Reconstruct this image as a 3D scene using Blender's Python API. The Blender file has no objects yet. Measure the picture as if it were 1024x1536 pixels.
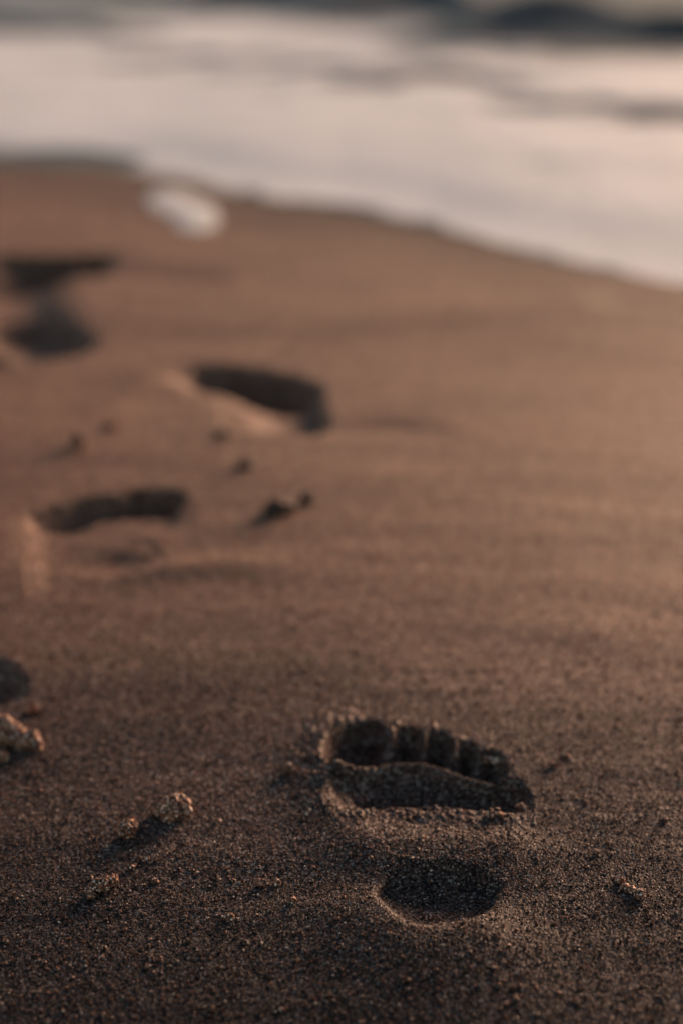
import bpy, math, random
import numpy as np

random.seed(4)
rng = np.random.default_rng(11)
S = bpy.context.scene
COL = S.collection

# ------------------------------------------------------------------ camera model
FPX = 3300.0                      # focal length in photo pixels (1536 tall)
PITCH = math.atan(918 / FPX)
CAM_H = 0.396
SUN_EL = math.radians(11)
SUN_AZ = math.radians(31.0)       # from +Y towards +X


def sstep(a, b, x):
    t = np.clip((x - a) / (b - a), 0, 1)
    return t * t * (3 - 2 * t)


def base(x, y):
    """Gently crowned beach: rises away from the viewer, then falls to the water."""
    x = np.asarray(x, float); y = np.asarray(y, float)
    u = np.clip(1.75 - y, -1.2, 1.3)
    z = np.where(u > 0, -0.035 * u * u - 0.030 * np.maximum(u, 0) ** 3, -0.0045 * u * u)
    z = z + np.where(y > 2.95, -0.012 * (np.minimum(y, 12) - 2.95), 0)
    l = np.clip(0.10 - x, 0, 0.9)
    z = z - 0.06 * l * l / (l + 0.12) * sstep(1.75, 0.75, y)
    return z


def at(u, v, dz=0.0):
    xc = (u - 512) / FPX; yc = (768 - v) / FPX
    d = (xc, math.cos(PITCH) + yc * math.sin(PITCH), -math.sin(PITCH) + yc * math.cos(PITCH))
    z = 0.0
    for _ in range(12):
        t = (z + dz - CAM_H) / d[2]
        z = float(base(d[0] * t, d[1] * t))
    return d[0] * t, d[1] * t


# ------------------------------------------------------------------ noise
def _hash(ix, iy, seed):
    h = (ix.astype(np.int64) * 374761393 + iy.astype(np.int64) * 668265263 + seed * 144665) & 0xFFFFFFFF
    h = ((h ^ (h >> 13)) * 1274126177) & 0xFFFFFFFF
    h = ((h ^ (h >> 16)) * 2246822519) & 0xFFFFFFFF
    h = h ^ (h >> 15)
    return (h & 0xFFFFFF).astype(np.float32) / np.float32(0xFFFFFF)


def vnoise(x, y, s, seed):
    """value noise in -1..1, features about s metres"""
    x = x / s; y = y / s
    ix = np.floor(x); iy = np.floor(y)
    fx = (x - ix).astype(np.float32); fy = (y - iy).astype(np.float32)
    fx = fx * fx * (3 - 2 * fx); fy = fy * fy * (3 - 2 * fy)
    a = _hash(ix, iy, seed); b = _hash(ix + 1, iy, seed)
    c = _hash(ix, iy + 1, seed); d = _hash(ix + 1, iy + 1, seed)
    return ((a + (b - a) * fx) * (1 - fy) + (c + (d - c) * fx) * fy) * 2 - 1


def fbm(x, y, s, seed, octs=3):
    o = 0; a = 1.0; t = 0
    for k in range(octs):
        o = o + a * vnoise(x * (1 + .03 * k) + .37 * k, y + .21 * k, s, seed + k); t += a; a *= .5; s *= .47
    return o / t


def grains(x, y, s, seed):
    """rounded grain domes about s across: height 0..1, every grain its own level"""
    X = x / s; Y = y / s
    ix = np.floor(X); iy = np.floor(Y)
    best = np.full(X.shape, 9.0, np.float32); idv = np.zeros(X.shape, np.float32)
    for dx in (-1, 0, 1):
        for dy in (-1, 0, 1):
            cx = ix + dx; cy = iy + dy
            px = cx + _hash(cx, cy, seed); py = cy + _hash(cx, cy, seed + 7)
            d = ((px - X) ** 2 + (py - Y) ** 2).astype(np.float32)
            m = d < best
            best = np.where(m, d, best)
            idv = np.where(m, _hash(cx, cy, seed + 13), idv)
    return np.clip(1 - best * 1.3, 0, 1) * (.35 + .65 * idv), idv


# ------------------------------------------------------------------ outlines
def spline(pts, n=6):
    P = np.array(pts, float); N = len(P); out = []
    for i in range(N):
        p0, p1, p2, p3 = P[i - 1], P[i], P[(i + 1) % N], P[(i + 2) % N]
        for k in range(n):
            t = k / n
            out.append(.5 * (2 * p1 + (p2 - p0) * t + (2 * p0 - 5 * p1 + 4 * p2 - p3) * t * t + (3 * p1 - p0 - 3 * p2 + p3) * t ** 3))
    return np.array(out)


def sdf(poly, x, y):
    d = np.full(x.shape, 1e9); inside = np.zeros(x.shape, bool)
    N = len(poly)
    for i in range(N):
        ax, ay = poly[i]; bx, by = poly[(i + 1) % N]
        ex, ey = bx - ax, by - ay
        wx, wy = x - ax, y - ay
        t = np.clip((wx * ex + wy * ey) / (ex * ex + ey * ey + 1e-18), 0, 1)
        d = np.minimum(d, (wx - ex * t) ** 2 + (wy - ey * t) ** 2)
        c = ((ay > y) != (by > y)) & (x < (bx - ax) * (y - ay) / (by - ay + 1e-18) + ax)
        inside ^= c
    d = np.sqrt(d)
    return np.where(inside, -d, d)


# every print: list of (part, outline in photo pixels read as ground points, depth, wall width)
PRINTS = [
    dict(name='footprint', label='crisp bare right footprint in the foreground with five clear toe hollows and a round heel',
         parts=[
             ('toe_print', [(482, 1134), (492, 1108), (518, 1086), (552, 1076), (576, 1086), (585, 1108), (576, 1130), (550, 1146), (512, 1152), (490, 1148)], .024, .014),
             ('toe_print', [(584, 1112), (590, 1095), (610, 1086), (630, 1094), (637, 1112), (629, 1128), (610, 1134), (592, 1128)], .020, .010),
             ('toe_print', [(633, 1117), (640, 1101), (660, 1094), (677, 1104), (683, 1120), (675, 1133), (658, 1138), (640, 1132)], .019, .010),
             ('toe_print', [(678, 1132), (685, 1115), (702, 1109), (716, 1121), (720, 1134), (712, 1146), (698, 1149), (683, 1143)], .018, .010),
             ('toe_print', [(711, 1150), (720, 1133), (738, 1128), (755, 1140), (761, 1154), (751, 1164), (734, 1167), (717, 1161)], .016, .010),
             ('ball_print', [(494, 1160), (520, 1128), (560, 1104), (600, 1106), (650, 1113), (690, 1127), (738, 1144), (772, 1170), (790, 1190), (772, 1210), (660, 1206), (540, 1208), (500, 1200)], .0115, .009),
             ('ball_print', [(504, 1186), (514, 1172), (548, 1166), (590, 1156), (632, 1154), (670, 1161), (706, 1172), (742, 1178), (772, 1178),
                             (790, 1192), (784, 1208), (762, 1216), (716, 1213), (660, 1208), (600, 1208), (545, 1210), (512, 1206)], .018, .010),
             ('arch_print', [(566, 1212), (660, 1210), (752, 1222), (762, 1244), (748, 1272), (700, 1285), (610, 1285), (578, 1262), (560, 1236)], .0015, .02),
         ], rim=.0052, left=2.0, near=2.2, mounds=[([(508, 1160), (545, 1154), (585, 1140), (635, 1139), (668, 1149), (700, 1160), (748, 1170)], .0090, .0044), ([(560, 1266), (640, 1270), (740, 1270)], .0042, .023)],
         soft=[('heel_print', [(632, 1336), (656, 1328), (686, 1334)], .0070, (.026, .022, .038, .024))]),
    dict(name='footprint', label='deep blurred footprint in mid distance, a black curved trench with dark crumbs trailing below it',
         soft=[
             ('toe_print', [(352, 561), (374, 563), (410, 570), (440, 582)], .032, (.040, .016, .040, .026)),
             ('ball_print', [(446, 592), (456, 612), (458, 628)], .014, (.040, .013, .03, .03)),
         ]),
    dict(name='footprint', label='blurred footprint at left middle with a dark toe trench and an orange sunlit left edge',
         soft=[
             ('toe_print', [(224, 744), (250, 745)], .025, (.016, .010, .024, .016)),
             ('toe_print', [(170, 752), (200, 750)], .017, (.016, .012, .022, .016)),
             ('toe_print', [(100, 770), (118, 764), (146, 756)], .020, (.022, .014, .022, .016)),
             ('ball_print', [(84, 800), (120, 790), (170, 782), (236, 776)], .005, (.02, .02, .03, .03)),
             ('arch_print', [(84, 820), (82, 860)], .004, (.013, .05, .03, .03)),
             ('heel_print', [(165, 838), (180, 842)], .005, (.022, .014, .02, .016)),
         ]),
    dict(name='footprint', label='farthest blurred dark footprint at left edge, just below the white foam patch',
         soft=[
             ('toe_print', [(26, 408), (68, 400), (108, 396)], .046, (.06, .030, .09, .11)),
             ('ball_print', [(30, 420), (26, 446), (40, 468)], .016, (.07, .035, .08, .07)),
         ]),
    dict(name='footprint', label='blurred hooked dark footprint cut by the left edge, below the farthest print',
         soft=[
             ('ball_print', [(42, 480), (66, 496), (90, 514)], .026, (.06, .024, .05, .05)),
             ('heel_print', [(-60, 530), (-10, 526), (14, 530)], .022, (.03, .03, .04, .024)),
         ]),
    dict(name='footprint', label='dark footprint hollow cut off by the left edge, behind a ragged heap of sand',
         parts=[
             ('toe_print', [(-60, 1000), (-30, 985), (4, 996), (26, 1018), (28, 1040), (4, 1052), (-50, 1052)], .020, .026),
         ], rim=.001, left=-.3, near=.2),
]
for p in PRINTS:
    dp = []
    if 'soft' in p:
        p['troughs'] = [(nm, np.array([at(u, v) for u, v in px]), dep, w) for nm, px, dep, w in p['soft']]
    for (nm, px, dep, w) in p.get('parts', ()):
        dp.append((nm, spline([at(u, v) for u, v in px]), dep, w))
    p['geo'] = dp

# shoreline (photo pixels -> ground)
SH = [(-900, 226), (-500, 232), (-200, 236), (0, 242), (110, 246), (200, 254), (300, 274), (400, 300), (500, 310), (600, 325), (700, 352), (800, 378),
      (900, 405), (1024, 424), (1200, 466), (1500, 535)]
SHG = np.array([at(u, v) for u, v in SH])
o = np.argsort(SHG[:, 0]); SHG = SHG[o]


def shore(x, rough=True):
    s = np.interp(x, SHG[:, 0], SHG[:, 1])
    k = 0
    for dx in (-.06, -.03, .03, .06):
        k = k + np.interp(x + dx, SHG[:, 0], SHG[:, 1])
    s = (s + k) / 5
    if rough:
        s = s + .018 * vnoise(x, x * 0 + 3.3, .22, 71) + .010 * vnoise(x, x * 0 + 1.3, .07, 72)
    return s


# ------------------------------------------------------------------ sand height field
def axis_grow(a, step, end, rate):
    out = []; p = a; s = step
    while p < end:
        s = step + rate * (p - a); p += s; out.append(p)
    return np.array(out)


XD = .135
xr = axis_grow(XD, .0004, 9.0, .010)
xs = np.concatenate([-xr[::-1], np.arange(-XD, XD + 1e-9, .0004), xr])
yn = axis_grow(-.66, .0009, 3.0, .02)
yf = axis_grow(1.12, .0006, 9.5, .0055)
ys = np.concatenate([-yn[::-1], np.arange(.66, 1.12 + 1e-9, .00058), yf])
NX, NY = len(xs), len(ys)
X, Y = np.meshgrid(xs, ys)
print('sand grid', NX, NY, NX * NY)

Z0 = base(X, Y)
LAB = np.zeros(X.shape, np.int16)
PIT = np.zeros(X.shape); RIM = np.zeros(X.shape); PRESS = np.zeros(X.shape)
labels = {}
nid = 1
for pi, p in enumerate(PRINTS):
    allp = np.concatenate([g[1] for g in p['geo'] + p.get('troughs', [])])
    mg = .07 if pi else .16
    i0, i1 = np.searchsorted(xs, [allp[:, 0].min() - mg, allp[:, 0].max() + mg])
    j0, j1 = np.searchsorted(ys, [allp[:, 1].min() - mg, allp[:, 1].max() + mg])
    sl = (slice(j0, j1), slice(i0, i1))
    x, y = X[sl], Y[sl]
    jit = .0016 * fbm(x, y, .011, 30 + pi, 3) + .0009 * vnoise(x, y, .0028, 40 + pi)
    jit = jit * (2.2 if pi else .55)
    H = np.zeros(x.shape); U = np.full(x.shape, 1e3); L = np.zeros(x.shape, np.int16)
    cur = np.zeros(x.shape)
    if 'soft' in p:                                       # old prints, slumped: smooth troughs
        wob = 1 + .26 * fbm(x, y, .03 if pi else .012, 230 + pi, 3)
        for (nm, path, dep, (wl, wr_, wn, wf)) in p['troughs']:
            best = np.full(x.shape, 1e3)
            for (ax, ay), (bx, by) in zip(path[:-1], path[1:]):
                ex, ey = bx - ax, by - ay
                t = np.clip(((x - ax) * ex + (y - ay) * ey) / (ex * ex + ey * ey), 0, 1)
                vx = x - ax - ex * t; vy = y - ay - ey * t
                q = (vx / np.where(vx < 0, wl, wr_)) ** 2 + (vy / np.where(vy < 0, wn, wf)) ** 2
                best = np.minimum(best, q)
            h = -dep * np.exp(-(best * wob) ** (1.25 if pi else 1.15))
            m = (best < 1.6) & ((h < cur) | (L == 0))
            L = np.where(m, nid, L); cur = np.minimum(cur, h)
            k = .004
            t = np.clip(.5 + .5 * (H - h) / k, 0, 1)
            H = H + (h - H) * t - k * t * (1 - t) * (h < -5e-4)
            labels[nid] = (pi, nm); nid += 1
        if not p['geo']:
            LAB[sl] = np.where(L > 0, L, LAB[sl]); PIT[sl] += H
            continue
    for (nm, poly, dep, w) in p['geo']:
        d = sdf(poly, x, y) + jit
        qy, qx = np.gradient(d, ys[j0:j1], xs[i0:i1])
        soft = 1 + p['left'] * np.clip(-qx, 0, 1) + p['near'] * np.clip(-qy, 0, 1)
        we = w * np.where(np.isin(nm, ('toe_print',)) & (pi == 0), 1, soft)
        h = -dep * sstep(-.25 * we, we, -d)
        if nm == 'ball_print' and pi == 0:
            xx = (x - poly[:, 0].min()) / (poly[:, 0].max() - poly[:, 0].min())
            h = h * (.85 + .25 * np.clip(xx, 0, 1))
        k = .004
        t = np.clip(.5 + .5 * (H - h) / k, 0, 1)
        m = (d < .0025) & ((h < cur - 1e-5) | (L == 0))
        if nm == 'arch_print' and pi == 0:
            m = m & (L == 0)
        L = np.where(m, nid, L); cur = np.minimum(cur, h)
        H = H + (h - H) * t - k * t * (1 - t) * (h < -1e-4)
        if not (nm == 'arch_print' and pi == 0):
            U = np.minimum(U, d)
        labels[nid] = (pi, nm); nid += 1
    # sand pushed up round the edge, stronger on the near and left sides
    gy, gx = np.gradient(U, ys[j0:j1], xs[i0:i1])
    side = .15 + .85 * np.clip(-.95 * gx - .15 * gy, 0, 1)
    wr = .016 if pi == 0 else .022
    rim = p['rim'] * side * np.exp(-(np.clip(U, 0, 1) / wr) ** 1.4) * sstep(-.004, .001, U)
    rim = rim * (.85 + .4 * fbm(x, y, .012, 55 + pi, 2))
    for (pl, amp, wd, *wnear) in p.get('mounds', ()):
        G = [at(a_, b_) for a_, b_ in pl]; dm = np.full(x.shape, 9.0)
        for (ax, ay), (bx, by) in zip(G[:-1], G[1:]):
            ex, ey = bx - ax, by - ay
            t = np.clip(((x - ax) * ex + (y - ay) * ey) / (ex * ex + ey * ey), 0, 1)
            vy = y - ay - ey * t
            dm = np.minimum(dm, np.hypot(x - ax - ex * t, vy * np.where(vy < 0, wd / (wnear or [wd])[0], 1)))
        rim = rim + amp * np.exp(-(dm / wd) ** 2)
    if pi == 0:                                           # sand squeezed up under the near edge of the heel
        hx, hy = at(648, 1338); ry_ = hy - at(648, 1412)[1]
        ex, ey = (x - hx) / .028, (y - hy) / ry_
        q = np.hypot(ex, ey) + 1e-6
        rim = rim + .0056 * sstep(-.1, .75, (-.96 * ey - .22 * ex) / q) * np.where(q < 1, np.exp(-((q - 1) / .30) ** 2), np.exp(-((q - 1) / 1.1) ** 2))
    rn = (L == 0) & (U < wr * .8)
    L = np.where(rn, nid, L); labels[nid] = (pi, 'raised_rim'); nid += 1
    LAB[sl] = np.where(L > 0, L, LAB[sl])
    PIT[sl] += H; RIM[sl] += rim
    PRESS[sl] = np.maximum(PRESS[sl], sstep(.002, -.004, U))

# long swells, wind and swash marks, clods, grains
near = sstep(3.0, 1.2, Y)
D = Y - shore(X, False)                                  # negative on the dry side
wet = sstep(-.62, -.02, D + .10 * fbm(X, Y, .5, 91, 2))
rel = .0035 * fbm(X, Y * 2.2, .55, 1, 2) + .0012 * fbm(X + .3 * Y, Y * 2.6, .16, 5, 2)
rel += .00035 * fbm(X * .45 + .2 * Y, Y * 2.3, .035, 8, 2)
shade_tone = sstep(1.32, .78, Y + .30 * np.clip(X, -.25, .25) + .10 * fbm(X, Y, .22, 95, 3))  # foreground shade painted into the sand colour, darker towards the viewer
dry = 1 - .8 * wet
lump = np.clip(fbm(X, Y, .0058, 12, 2), -.2, 1) * .00022 * (1 - .6 * PRESS) * dry
patch = .55 + .45 * sstep(-.3, .5, fbm(X, Y, .09, 15, 2))
mid = .00014 * fbm(X, Y, .0026, 17, 2) * dry * patch
g1, gid = grains(X, Y, .00086, 21)
gr = .00075 * g1 * (1 - .55 * wet)
crumb_n = sstep(.66, .85, fbm(X, Y, .0036, 61, 2)) * .0003 * sstep(1.05, .9, Y) * dry * (1 - .7 * PRESS)
# shallow swash line drawn across the right foreground and two soft ones further off
def ridge(pts, amp, w):
    P = np.array([at(u, v) for u, v in pts]); P = P[np.argsort(P[:, 0])]
    yy = np.interp(X, P[:, 0], P[:, 1])
    e = sstep(P[0, 0] - .03, P[0, 0] + .03, X) * sstep(P[-1, 0] + .03, P[-1, 0] - .03, X)
    return amp * np.exp(-((Y - yy) / w) ** 2) * e
SW = ridge([(760, 1208), (860, 1218), (940, 1230), (1040, 1238)], .0003, .004)
SW += ridge([(120, 400), (230, 412), (330, 420)], -.006, .05)
SW += ridge([(470, 640), (560, 636), (640, 640)], -.004, .03)
SW += ridge([(150, 600), (420, 505), (640, 470), (900, 455)], .004, .06)
SW += ridge([(80, 870), (260, 850), (420, 838)], .0025, .02)
Z = Z0 + rel + PIT + RIM + SW + lump + mid + gr + crumb_n
Z = Z - .35 * np.clip(D - .02, 0, .25) * .2               # dips under the water
Z = np.where(D > 3, Z - .03 * (D - 3), Z)


def ground(x, y):
    """height of the finished sand near a point (mean of the mesh around it)"""
    i = min(max(np.searchsorted(xs, x), 3), NX - 4); j = min(max(np.searchsorted(ys, y), 3), NY - 4)
    return float(Z[j - 3:j + 4, i - 3:i + 4].mean())


# ------------------------------------------------------------------ materials
def new_mat(name):
    m = bpy.data.materials.new(name); m.use_nodes = True
    nt = m.node_tree; nt.nodes.clear()
    return m, nt, (lambda t, **k: _node(nt, t, **k)), nt.links.new


def _node(nt, t, **k):
    n = nt.nodes.new(t)
    for a, b in k.items():
        if a.startswith('i_'):
            n.inputs[a[2:].replace('_', ' ')].default_value = b
        else:
            setattr(n, a, b)
    return n


def ramp(n, stops, interp='LINEAR'):
    cr = n.color_ramp; cr.interpolation = interp
    while len(cr.elements) < len(stops): cr.elements.new(.5)
    for e, (p, c) in zip(cr.elements, stops):
        e.position = p; e.color = (*c, 1)


def sand_material():
    m, nt, N, L = new_mat('beach_sand')
    out = N('ShaderNodeOutputMaterial'); b = N('ShaderNodeBsdfPrincipled')
    geo = N('ShaderNodeNewGeometry')
    wetn = N('ShaderNodeAttribute', attribute_name='wet'); shaden = N('ShaderNodeAttribute', attribute_name='shade_tone')
    v = N('ShaderNodeTexVoronoi', i_Scale=1120.0); L(geo.outputs['Position'], v.inputs['Vector'])
    sep = N('ShaderNodeSeparateColor'); L(v.outputs['Color'], sep.inputs[0])
    r = N('ShaderNodeValToRGB')
    ramp(r, [(0, (.022, .022, .020)), (.26, (.045, .028, .021)), (.5, (.170, .075, .047)), (.76, (.25, .110, .064)), (.88, (.42, .235, .145)), (1, (.85, .70, .56))])
    L(sep.outputs[0], r.inputs[0])
    n1 = N('ShaderNodeTexNoise', i_Scale=7.0, i_Detail=4.0); L(geo.outputs['Position'], n1.inputs['Vector'])
    n2 = N('ShaderNodeTexNoise', i_Scale=90.0, i_Detail=3.0); L(geo.outputs['Position'], n2.inputs['Vector'])
    mr = N('ShaderNodeMapRange'); L(n1.outputs[0], mr.inputs[0])
    mr.inputs[1].default_value = .3; mr.inputs[2].default_value = .7; mr.inputs[3].default_value = .82; mr.inputs[4].default_value = 1.15
    mr2 = N('ShaderNodeMapRange'); L(n2.outputs[0], mr2.inputs[0])
    mr2.inputs[1].default_value = .3; mr2.inputs[2].default_value = .7; mr2.inputs[3].default_value = .86; mr2.inputs[4].default_value = 1.12
    mu = N('ShaderNodeMath', operation='MULTIPLY'); L(mr.outputs[0], mu.inputs[0]); L(mr2.outputs[0], mu.inputs[1])
    wm = N('ShaderNodeMapRange'); L(wetn.outputs['Fac'], wm.inputs[0]); wm.inputs[3].default_value = 1; wm.inputs[4].default_value = .52
    mu2 = N('ShaderNodeMath', operation='MULTIPLY'); L(mu.outputs[0], mu2.inputs[0]); L(wm.outputs[0], mu2.inputs[1])
    dm = N('ShaderNodeMapRange'); L(shaden.outputs['Fac'], dm.inputs[0]); dm.inputs[3].default_value = 1; dm.inputs[4].default_value = .28; dm.clamp = False  # painted shade darkens the base colour; values below zero lighten it
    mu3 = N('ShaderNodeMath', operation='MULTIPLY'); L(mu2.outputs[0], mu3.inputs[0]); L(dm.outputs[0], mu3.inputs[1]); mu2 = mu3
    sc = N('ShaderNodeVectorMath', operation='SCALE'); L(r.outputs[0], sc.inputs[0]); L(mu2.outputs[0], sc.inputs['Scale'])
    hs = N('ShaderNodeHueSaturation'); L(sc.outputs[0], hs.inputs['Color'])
    sm = N('ShaderNodeMapRange'); L(shaden.outputs['Fac'], sm.inputs[0]); sm.inputs[3].default_value = 1; sm.inputs[4].default_value = .55; sm.clamp = True  # painted shade also greys the colour
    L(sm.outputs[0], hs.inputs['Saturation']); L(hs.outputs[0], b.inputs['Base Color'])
    ro = N('ShaderNodeMapRange'); L(sep.outputs[1], ro.inputs[0]); ro.inputs[3].default_value = .45; ro.inputs[4].default_value = .85
    L(ro.outputs[0], b.inputs['Roughness'])
    b.inputs['Specular IOR Level'].default_value = .10
    n3 = N('ShaderNodeTexNoise', i_Scale=1500.0, i_Detail=2.0); L(geo.outputs['Position'], n3.inputs['Vector'])
    ad = N('ShaderNodeMath', operation='SUBTRACT'); L(n3.outputs[0], ad.inputs[0]); L(v.outputs['Distance'], ad.inputs[1])
    bu = N('ShaderNodeBump', i_Strength=.8, i_Distance=.00045); L(ad.outputs[0], bu.inputs['Height'])
    L(bu.outputs[0], b.inputs['Normal'])
    L(b.outputs[0], out.inputs[0])
    return m


def foam_material():
    m, nt, N, L = new_mat('sea_foam')
    out = N('ShaderNodeOutputMaterial'); b = N('ShaderNodeBsdfPrincipled')
    geo = N('ShaderNodeNewGeometry')
    v = N('ShaderNodeTexVoronoi', i_Scale=110.0); L(geo.outputs['Position'], v.inputs['Vector'])
    n = N('ShaderNodeTexNoise', i_Scale=3.0, i_Detail=6.0); L(geo.outputs['Position'], n.inputs['Vector'])
    r = N('ShaderNodeValToRGB'); ramp(r, [(.30, (.69, .77, .79)), (.6, (.80, .87, .90))]); L(n.outputs[0], r.inputs[0])
    cv_ = N('ShaderNodeAttribute', attribute_name='cover')
    cm = N('ShaderNodeMapRange'); L(cv_.outputs['Fac'], cm.inputs[0]); cm.inputs[3].default_value = .55; cm.inputs[4].default_value = 1
    sc = N('ShaderNodeVectorMath', operation='SCALE'); L(r.outputs[0], sc.inputs[0]); L(cm.outputs[0], sc.inputs['Scale'])
    L(sc.outputs[0], b.inputs['Base Color'])
    b.inputs['Roughness'].default_value = .75; b.inputs['Specular IOR Level'].default_value = .25
    bu = N('ShaderNodeBump', i_Strength=.5, i_Distance=.003); L(v.outputs['Distance'], bu.inputs['Height']); L(bu.outputs[0], b.inputs['Normal'])
    L(b.outputs[0], out.inputs[0])
    return m


def water_material():
    m, nt, N, L = new_mat('shore_water')
    out = N('ShaderNodeOutputMaterial'); b = N('ShaderNodeBsdfPrincipled')
    geo = N('ShaderNodeNewGeometry')
    n = N('ShaderNodeTexNoise', i_Scale=14.0, i_Detail=5.0); L(geo.outputs['Position'], n.inputs['Vector'])
    r = N('ShaderNodeValToRGB'); ramp(r, [(.3, (.034, .036, .033)), (.7, (.078, .080, .070))]); L(n.outputs[0], r.inputs[0])
    L(r.outputs[0], b.inputs['Base Color'])
    b.inputs['Roughness'].default_value = .42; b.inputs['IOR'].default_value = 1.33; b.inputs['Specular IOR Level'].default_value = .3
    bu = N('ShaderNodeBump', i_Strength=.3, i_Distance=.02); L(n.outputs[0], bu.inputs['Height']); L(bu.outputs[0], b.inputs['Normal'])
    L(b.outputs[0], out.inputs[0])
    return m


SAND = sand_material(); FOAM = foam_material(); WATER = water_material()


# ------------------------------------------------------------------ object helpers
def tag(ob, label=None, cat=None, group=None, kind=None):
    if label: ob['label'] = label
    if cat: ob['category'] = cat
    if group: ob['group'] = group
    if kind: ob['kind'] = kind
    return ob


def mesh_obj(name, co, faces, mat, parent=None, attrs=None, origin=(0, 0, 0), smooth=True):
    """co (n,3), faces (m,k) -> ONE mesh object"""
    me = bpy.data.meshes.new(name)
    co = np.asarray(co, np.float32) - np.asarray(origin, np.float32)
    faces = np.asarray(faces, np.int32); k = faces.shape[1]
    me.vertices.add(len(co)); me.vertices.foreach_set('co', co.ravel())
    me.loops.add(faces.size); me.loops.foreach_set('vertex_index', faces.ravel())
    me.polygons.add(len(faces))
    me.polygons.foreach_set('loop_start', np.arange(0, faces.size, k, dtype=np.int32))
    me.polygons.foreach_set('use_smooth', np.full(len(faces), smooth))
    for nm, val in (attrs or {}).items():
        at_ = me.attributes.new(nm, 'FLOAT', 'POINT'); at_.data.foreach_set('value', np.asarray(val, np.float32))
    me.update(calc_edges=True)
    me.materials.append(mat)
    ob = bpy.data.objects.new(name, me); COL.objects.link(ob)
    ob.location = origin
    if parent:
        ob.parent = parent
        ob.location = np.asarray(origin) - np.asarray(parent.location)
    return ob


def empty(name, loc):
    e = bpy.data.objects.new(name, None); COL.objects.link(e); e.location = loc; e.empty_display_size = .02
    return e


# ------------------------------------------------------------------ sand sheet and the footprints pressed into it
IDX = np.arange(NX * NY).reshape(NY, NX)
Q = np.stack([IDX[:-1, :-1], IDX[:-1, 1:], IDX[1:, 1:], IDX[1:, :-1]], -1).reshape(-1, 4)
FL = LAB[:-1, :-1].ravel()
CO = np.stack([X, Y, Z], -1).reshape(-1, 3); WT = wet.ravel(); SHD = shade_tone.ravel()


def cut(name, faces, parent=None, origin=(0, 0, 0)):
    used = np.unique(faces)
    re = np.empty(NX * NY, np.int32); re[used] = np.arange(len(used), dtype=np.int32)
    return mesh_obj(name, CO[used], re[faces], SAND, parent, {'wet': WT[used], 'shade_tone': SHD[used]}, origin)


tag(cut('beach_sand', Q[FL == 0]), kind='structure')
for pi, p in enumerate(PRINTS):
    c = np.concatenate([g[1] for g in p['geo'] + p.get('troughs', [])]).mean(0)
    root = empty('footprint', (c[0], c[1], float(base(c[0], c[1]))))
    tag(root, p['label'], 'footprint', 'bare footprints pressed into the sand')
    for k, (qi, nm) in labels.items():
        if qi == pi and (FL == k).any():
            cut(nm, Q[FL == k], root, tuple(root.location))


# ------------------------------------------------------------------ crumbly lumps of sand
def ico(sub):
    t = (1 + 5 ** .5) / 2
    v = [(-1, t, 0), (1, t, 0), (-1, -t, 0), (1, -t, 0), (0, -1, t), (0, 1, t), (0, -1, -t), (0, 1, -t), (t, 0, -1), (t, 0, 1), (-t, 0, -1), (-t, 0, 1)]
    f = [(0, 11, 5), (0, 5, 1), (0, 1, 7), (0, 7, 10), (0, 10, 11), (1, 5, 9), (5, 11, 4), (11, 10, 2), (10, 7, 6), (7, 1, 8), (3, 9, 4), (3, 4, 2), (3, 2, 6), (3, 6, 8), (3, 8, 9), (4, 9, 5), (2, 4, 11), (6, 2, 10), (8, 6, 7), (9, 8, 1)]
    v = [np.array(a) / np.linalg.norm(a) for a in v]
    for _ in range(sub):
        cache = {}; nf = []
        def mid_(a, b):
            k = (min(a, b), max(a, b))
            if k not in cache:
                q = v[a] + v[b]; v.append(q / np.linalg.norm(q)); cache[k] = len(v) - 1
            return cache[k]
        for a, b, c in f:
            ab, bc, ca = mid_(a, b), mid_(b, c), mid_(c, a)
            nf += [(a, ab, ca), (b, bc, ab), (c, ca, bc), (ab, bc, ca)]
        f = nf
    return np.array(v), np.array(f)


ICO = {s: ico(s) for s in (1, 2, 4, 5)}


def noise3(p, s, seed):
    return (vnoise(p[:, 0] + p[:, 2] * .7, p[:, 1] - p[:, 2] * .6, s, seed) + vnoise(p[:, 1] + .3, p[:, 2] + .1, s, seed + 1) + vnoise(p[:, 2] + .7, p[:, 0] + .9, s, seed + 2)) / 1.8


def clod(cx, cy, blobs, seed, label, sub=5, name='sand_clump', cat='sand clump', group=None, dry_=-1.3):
    """blobs: (dx, dy, height of centre, rx, ry, rz) in mm; one crumbly welded lump, half sunk in the sand"""
    v, f = ICO[sub]
    gz = ground(cx, cy)
    # radial field: farthest blob surface along each direction from the lump's heart
    B = np.array(blobs, float) * .001
    heart = np.array([B[:, 0].mean(), B[:, 1].mean(), B[:, 2].mean() * .7])
    rad = np.full(len(v), .0004)
    for b in B:
        o_ = (heart - b[:3]) / b[3:]; d_ = v / b[3:]
        A = (d_ ** 2).sum(1); Bq = (d_ * o_).sum(1); Cq = (o_ ** 2).sum() - 1
        disc = Bq * Bq - A * Cq
        t = np.where(disc > 0, (-Bq + np.sqrt(np.maximum(disc, 0))) / A, 0)
        rad = np.maximum(rad, t)
    P = heart + v * rad[:, None]
    size = float(np.median(rad))
    q = P + seed * .013
    n = .26 * size * noise3(q, size * .75, seed) + .15 * size * noise3(q, size * .33, seed + 3)
    n = n + .0008 * noise3(q, .0017, seed + 5) + .0004 * noise3(q, .0007, seed + 9)
    P = P + v * n[:, None]
    ob = mesh_obj(name, P + np.array([cx, cy, gz]), f, SAND, None, {'wet': np.zeros(len(P)), 'shade_tone': np.full(len(P), dry_)}, (cx, cy, gz))  # below zero a paler, drier tone, above zero a darker one
    return tag(ob, label, cat, group)


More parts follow.
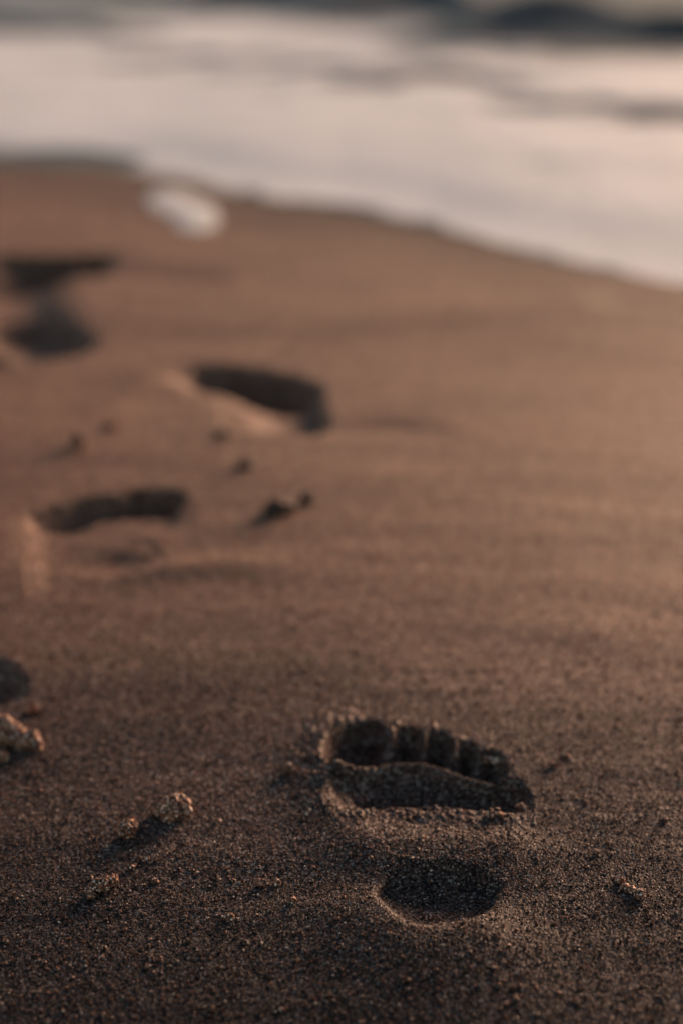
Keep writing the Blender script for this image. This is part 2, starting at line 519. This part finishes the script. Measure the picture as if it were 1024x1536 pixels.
def clod_at(u, v, blobs, seed, label, **k):
    x, y = at(u, v)
    return clod(x, y, blobs, seed, label, **k)


clod_at(258, 1222, [(0, 0, 4.2, 8.6, 8, 6.6), (4, 2, 5, 5, 5, 5), (-5, 2, 3, 5, 5, 4.6)], 3, 'largest rounded crumbly sand clump left of the front footprint, casting a long shadow')
clod_at(192, 1254, [(0, 0, 4.4, 4.2, 4, 4.4), (1.6, 1, 5.6, 2.8, 2.8, 2.8)], 5, 'knobbly pale sand clump just below and left of the largest rounded clump')
clod_at(157, 1336, [(-1, 0, 3, 5, 4, 4), (-3.4, 0, 3.6, 2.4, 2.4, 2.8), (2.8, .5, 4.2, 2.2, 2.4, 2.6)], 8, 'wide low sand clump with bumpy top at lower left, widest of its little cluster')
clod_at(172, 1330, [(0, 0, 3.2, 1.4, 1.4, 3.4), (.4, 0, 5, 1.2, 1.2, 1.4)], 11, 'narrow upright crumb of sand against the right end of the wide low clump', sub=4)
clod_at(136, 1350, [(0, 0, 2, 2.2, 2, 2.4), (-.6, 0, 3.6, 1.1, 1, 1.4)], 14, 'small sand crumb in front of the wide low clump, lowest of its cluster', sub=4)
clod_at(947, 1338, [(-2.6, 4, .6, 2.6, 2.6, 1.9), (0, 0, .8, 2, 2.4, 1.9), (2.8, -4, 1.0, 2.6, 3, 2.6)], 17, 'elongated sand clump lying alone at lower right, slanting towards the viewer')
clod_at(929, 1322, [(0, 0, 1, 1.8, 1.6, 1.8)], 19, 'tiny crumb at the far end of the elongated sand clump', sub=4)
clod_at(391, 1327, [(0, 0, 1.2, 2.2, 1.8, 2), (-.5, 0, 2, 1.3, 1.2, 1.4)], 22, 'small pale crumb of sand left of the heel hollow, larger of a close pair', sub=4)
clod_at(416, 1325, [(0, 0, 1, 1.7, 1.5, 1.7)], 25, 'small pale crumb of sand left of the heel hollow, right one of a close pair', sub=4)
clod_at(343, 1380, [(0, 0, 1, 1.6, 1.5, 1.7)], 27, 'single pale crumb of sand below the close pair, nearest the bottom edge', sub=4)
clod_at(230, 1324, [(0, 0, 1, 1.8, 1.5, 1.5), (1.6, 0, .8, 1, 1, 1)], 29, 'flat little crumb of sand right of the narrow upright crumb', sub=4)
clod_at(198, 1304, [(0, 0, 1, 2, 1.6, 1.5), (1.2, 1, 1.6, 1, 1, 1)], 31, 'small crumb of sand above the wide low clump, between it and the knobbly clump', sub=4)
clod_at(219, 1290, [(0, 0, 1, 2, 1.5, 1.5)], 33, 'small crumb of sand in the shadow streak, left one of a tiny pair', sub=4)
clod_at(235, 1289, [(0, 0, 1, 1.2, 1, 1.3)], 35, 'tiny crumb of sand in the shadow streak, right one of a tiny pair', sub=4)
clod_at(440, 1354, [(0, 0, .8, 1.6, 1.5, 1.3)], 37, 'faint crumb of sand midway between the close pair and the heel hollow', sub=4)
clod_at(14, 1112, [(-14, 3, 7, 12, 9, 9), (-2, 0, 5, 10, 8, 8), (9, -3, 3, 8, 7, 6), (15, -5, 1.2, 5, 5, 4)], 41, 'big ragged heap of sand at left edge with a glowing orange crest')
clod_at(50, 1066, [(0, 0, 2.4, 2.6, 2.2, 3)], 43, 'round orange crumb of sand behind the big ragged heap at left edge', sub=4)
clod_at(4, 1138, [(0, 0, 2, 3, 3, 2.6)], 45, 'small lit lump of sand in front of the big ragged heap at left edge', sub=4)
clod_at(432, 1160, [(0, 0, 2, 2.6, 2.6, 3), (2.6, -1, 1.4, 1.8, 2, 2)], 47, 'dark little clump of sand left of the big toe hollow', sub=4)
clod_at(741, 1224, [(0, 0, 1.6, 3.4, 2.6, 2.6), (-3, .6, 1, 2, 2, 1.8)], 49, 'clump of sand on the near right lip of the front footprint', sub=4)
clod_at(781, 1206, [(0, 0, 1.6, 2.4, 2.2, 2.4)], 51, 'crumb of sand at the right tip of the front footprint', sub=4)
clod_at(738, 1186, [(0, 0, 1, 2, 1.8, 2.4), (-1.4, .4, 1, 1.2, 1.2, 1.4)], 53, 'pale crumb of sand lying inside the ball hollow below the little toe', sub=4)
clod_at(737, 1132, [(-2, 0, .6, 3.6, 2, 2), (2, -1, .4, 3, 2, 1.8)], 55, 'sunlit orange crumb perched on the edge above the little toe hollow', sub=4)
clod_at(830, 1150, [(0, 0, 1, 2.2, 2, 2)], 56, 'pale crumb of sand right of the little toe hollow', sub=4)
clod_at(846, 1138, [(0, 0, .8, 2.6, 2, 1.6)], 57, 'flat pale crumb beyond the pale crumb right of the little toe hollow', sub=4)
clod_at(118, 668, [(0, 0, 4, 6, 5, 7)], 61, 'dark reddish blurred lump of sand between the two middle footprints', sub=4)
clod_at(166, 640, [(0, 0, 2, 6, 5, 4)], 63, 'faint blurred lump of sand above the dark reddish lump', sub=4)

clod_at(336, 650, [(0, 0, 1, 6, 8, 4)], 71, 'dark blurred crumb below the left end of the deep blurred footprint', sub=4, dry_=.4)
clod_at(373, 698, [(0, 3, 1.5, 5, 11, 5)], 73, 'narrow dark blurred crumb halfway down the trail under the deep blurred footprint', sub=4, dry_=.4)
clod_at(418, 766, [(0, 0, 3.5, 8.5, 8, 7), (5, 6, 2, 5, 6, 5), (-3, 12, 1.5, 5, 8, 4)], 75, 'biggest dark blurred crumb ending the trail under the deep blurred footprint', sub=4, dry_=.4)
clod_at(461, 750, [(0, 0, 2, 5, 5, 4.5)], 77, 'faint blurred crumb right of the biggest dark crumb of the trail', sub=4, dry_=.4)

# loose crumbs too many to count
v1, f1 = ICO[1]
cv, cf = [], []; base_i = 0
pts = []
while len(pts) < 1500:
    u = random.uniform(-500, 1500); v = random.uniform(900, 1600)
    x, y = at(u, v)
    if random.random() < .3 + .7 * float(sstep(-.1, .5, fbm(np.array([x]), np.array([y]), .06, 77, 2))[0]):
        pts.append((x, y))
for (x, y) in pts:
    r = .0004 + .0009 * random.random() ** 3
    P = v1 * r * np.array([random.uniform(.8, 1.4), random.uniform(.8, 1.4), random.uniform(.7, 1.1)])
    P = P * (1 + .35 * (rng.random((len(v1), 1)) - .5))
    P = P + np.array([x, y, ground(x, y) + r * .35])
    cv.append(P); cf.append(f1 + base_i); base_i += len(P)
sp = []
while len(sp) < 9000:
    u = random.uniform(-260, 1284); v = 985 + 620 * random.random() ** .8
    sp.append(at(u, v))
for (x, y) in sp:
    r = random.uniform(.00028, .00058)
    P = v1 * r * np.array([random.uniform(.8, 1.3), random.uniform(.8, 1.3), random.uniform(.8, 1.3)])
    P = P * (1 + .3 * (rng.random((len(v1), 1)) - .5)) + np.array([x, y, ground(x, y) + r * .9])
    cv.append(P); cf.append(f1 + base_i); base_i += len(P)
cv = np.concatenate(cv)
tag(mesh_obj('loose_sand_grains', cv, np.concatenate(cf), SAND, None, {'wet': np.zeros(len(cv)), 'shade_tone': np.full(len(cv), -.6)}, smooth=False), kind='stuff')

# ------------------------------------------------------------------ sea
SEA_Z = float(base(0., 3.0)) + .008


def at_sea(u, v):
    xc = (u - 512) / FPX; yc = (768 - v) / FPX
    d = (xc, math.cos(PITCH) + yc * math.sin(PITCH), -math.sin(PITCH) + yc * math.cos(PITCH))
    t = (SEA_Z - CAM_H) / d[2]
    return d[0] * t, d[1] * t


wx = np.concatenate([-axis_grow(2.2, .02, 160, .12)[::-1], np.arange(-2.2, 2.2001, .012), axis_grow(2.2, .02, 160, .12)])
sd = np.concatenate([np.arange(0, .3, .006), axis_grow(.3, .007, 220, .012)])   # distance out from the shoreline
WXg, SD = np.meshgrid(wx, sd)
WY = shore(WXg) + SD
# slide the sheet straight at sea, following the shore's curve near it
far = sstep(2, 14, SD)
WY = WY * (1 - far) + (3.1 + SD) * far
ZB = base(WXg, WY) - .07 * np.clip(SD - .02, 0, .25)


def crest(pts, amp, wf, wb):
    P = np.array([at_sea(u, v) for u, v in pts]); P = P[np.argsort(P[:, 0])]
    yy = np.interp(WXg, P[:, 0], P[:, 1])
    e = sstep(P[0, 0] - .40, P[0, 0] + .15, WXg) * sstep(P[-1, 0] + .40, P[-1, 0] - .15, WXg)
    d = WY - yy
    a = amp * (1 + .25 * vnoise(WXg, WY * .3, .45, 201 + int(pts[0][0])))
    h = a * np.where(d < 0, np.exp(-(d / wf) ** 2), np.exp(-(d / wb) ** 2)) * e
    bare = np.exp(-((d + wf * .5) / (wf * 1.5)) ** 2) * e
    return h, bare


lev = np.maximum(base(WXg, shore(WXg, False)), -.10) + .002
film = .0015 * (1 - np.exp(-SD / .08)) + .006 * sstep(.0, .6, SD)
swell = .004 * fbm(WXg * .6, WY, .6, 120, 3) * sstep(.1, 1.0, SD) + .05 * fbm(WXg * .4, WY, 2.4, 130, 2) * sstep(2.5, 7, SD)
WZ = np.where(SD < .5, base(WXg, WY), 0) * (1 - sstep(0, .5, SD)) + lev * sstep(0, .5, SD) + film + swell
BARE = np.zeros(WXg.shape)
for args in [
    ([(800, 54), (850, 54), (890, 55)], .10, .20, .45),
    ([(700, 62), (740, 60), (780, 60)], .04, .16, .40),
    ([(960, 66), (1020, 68), (1100, 74)], .07, .16, .35),
    ([(500, 20), (560, 18), (620, 16), (690, 24)], .10, .3, .5),
    ([(340, 8), (400, 5), (450, 10)], .10, .3, .5),
    ([(-100, 42), (60, 46), (120, 44), (180, 54)], .030, .12, .4),
    ([(240, 92), (300, 86), (350, 94)], .014, .08, .25),
    ([(400, 112), (470, 104), (530, 112)], .012, .08, .25),
    ([(590, 130), (640, 122), (700, 124), (750, 138)], .022, .09, .25),
    ([(830, 170), (880, 168), (940, 182)], .016, .07, .2),
    ([(1000, 186), (1060, 190), (1150, 196)], .014, .07, .2),
]:
    h, bare = crest(*args)
    WZ += h; BARE = np.maximum(BARE, bare * min(1.4, .40 + args[1] * 14))
BARE = BARE + .75 * sstep(-.22, -.42, WXg) * sstep(-1.3, -.9, WXg) * np.exp(-((SD - .08) / .14) ** 2) * (1 + .5 * fbm(WXg, WY, .12, 190, 2))
BARE = BARE + .45 * sstep(.0, .6, fbm(WXg * .35, WY, .38, 140, 3)) * sstep(1.2, 2.6, SD) + 1.0 * sstep(2.4, 5, SD) * sstep(-.35, .4, fbm(WXg * .4, WY, .9, 150, 3)) + .95 * sstep(3.6, 4.8, SD) * (.62 + .55 * fbm(WXg * .5, WY, .5, 155, 3))
FN = .60 + .40 * fbm(WXg * .7, WY, .11, 160, 3)
FM = FN - BARE * 1.05
FM = FM - .75 * sstep(.10, .0, SD) * sstep(-.15, .45, fbm(WXg, WY, .045, 195, 3))
FM = FM + sstep(.3, .0, SD) * .15 * sstep(-.45, -.2, WXg)
n_, m_ = WXg.shape
WI = np.arange(n_ * m_).reshape(n_, m_)
WQ = np.stack([WI[:-1, :-1], WI[:-1, 1:], WI[1:, 1:], WI[1:, :-1]], -1).reshape(-1, 4)
wco = np.stack([WXg, WY, WZ], -1).reshape(-1, 3)
tag(mesh_obj('sea_water', wco, WQ, WATER), kind='structure')
fm = FM.ravel()
thick = .004 + .007 * sstep(.12, .6, fm) + .002 * fbm(WXg, WY, .03, 170, 2).ravel()
thick = thick * (.12 + .88 * sstep(0, 1.2, SD.ravel()))
fco = wco.copy(); fco[:, 2] += np.where(fm > .2, thick, -.004)
keep = (fm[WQ] > .2).any(1) & (SD.ravel()[WQ[:, 0]] >= 0) & (SD.ravel()[WQ[:, 0]] < 60)
FQ = WQ[keep]; used = np.unique(FQ); re = np.zeros(len(fco), np.int32); re[used] = np.arange(len(used))
tag(mesh_obj('wash_foam', fco[used], re[FQ], FOAM, None, {'cover': sstep(.15, .46, fm[used])}), kind='stuff')

# foam left behind on the wet sand: a puff of bubbles with a ragged flat edge
fx, fy = at(277, 322)
nx_, ny_ = 130, 130
gx_, gy_ = np.meshgrid(np.linspace(-.09, .09, nx_), np.linspace(-.22, .26, ny_))
FP = spline([(a - fx, b - fy) for a, b in [at(u, v) for u, v in [(220, 300), (232, 288), (262, 286), (290, 296), (318, 308), (328, 324), (318, 342), (292, 348), (268, 342), (258, 324), (232, 314)]]])
d = sdf(FP, gx_, gy_) + .006 * fbm(gx_ + 5, gy_ + 5, .03, 301, 3)
hh = .005 * np.sqrt(np.clip(-d / .045, 0, 1)) * (.8 + .5 * fbm(gx_ + 5, gy_ + 5, .035, 305, 3))
gz_ = np.array([[ground(fx + a, fy + b) for a, b in zip(r1, r2)] for r1, r2 in zip(gx_, gy_)])
I2 = np.arange(nx_ * ny_).reshape(ny_, nx_)
Q2 = np.stack([I2[:-1, :-1], I2[:-1, 1:], I2[1:, 1:], I2[1:, :-1]], -1).reshape(-1, 4)
Q2 = Q2[(d.ravel()[Q2] < .002).any(1)]
pc = np.stack([fx + gx_, fy + gy_, gz_ + np.where(d < 0, hh, -.003)], -1).reshape(-1, 3)
used = np.unique(Q2); re = np.zeros(len(pc), np.int32); re[used] = np.arange(len(used))
tag(mesh_obj('foam_patch', pc[used], re[Q2], FOAM, None, {'cover': np.full(len(used), .55)}, (fx, fy, ground(fx, fy))),
    'small white patch of sea foam stranded on the wet sand beside the water', 'foam')

# ------------------------------------------------------------------ light
sun = bpy.data.lights.new('sun', 'SUN'); sun.energy = 5.0; sun.angle = math.radians(28); sun.color = (1.0, .60, .39)
so = bpy.data.objects.new('sun', sun); COL.objects.link(so)
sv = (math.sin(SUN_AZ) * math.cos(SUN_EL), math.cos(SUN_AZ) * math.cos(SUN_EL), math.sin(SUN_EL))
from mathutils import Vector
so.rotation_euler = (-Vector(sv)).to_track_quat('-Z', 'Y').to_euler()
so.location = (2, 3, 3)
w = bpy.data.worlds.new('World'); S.world = w; w.use_nodes = True
nt = w.node_tree; bg = nt.nodes['Background']
sky = nt.nodes.new('ShaderNodeTexSky'); sky.sky_type = 'NISHITA'; sky.sun_disc = False
sky.sun_elevation = SUN_EL; sky.sun_rotation = SUN_AZ; sky.dust_density = .8; sky.air_density = 1.0; sky.ozone_density = .6
nt.links.new(sky.outputs[0], bg.inputs[0]); bg.inputs[1].default_value = .05

# ------------------------------------------------------------------ camera
cam = bpy.data.cameras.new('camera'); co_ = bpy.data.objects.new('camera', cam); COL.objects.link(co_)
co_.location = (0, 0, CAM_H); co_.rotation_euler = (math.pi / 2 - PITCH, 0, 0)
cam.sensor_fit = 'VERTICAL'; cam.sensor_height = 36; cam.sensor_width = 24; cam.lens = FPX / 1536 * 36
cam.clip_start = .01; cam.clip_end = 600
cam.dof.use_dof = True
fxp, fyp = at(655, 1335)
cam.dof.focus_distance = fyp * math.cos(PITCH) + (CAM_H - float(base(fxp, fyp))) * math.sin(PITCH)
cam.dof.aperture_fstop = cam.lens / 20.0
S.camera = co_
S.view_settings.view_transform = 'Standard'; S.view_settings.look = 'None'
S.view_settings.exposure = .94; S.view_settings.gamma = 1.0
S.cycles.max_bounces = 6
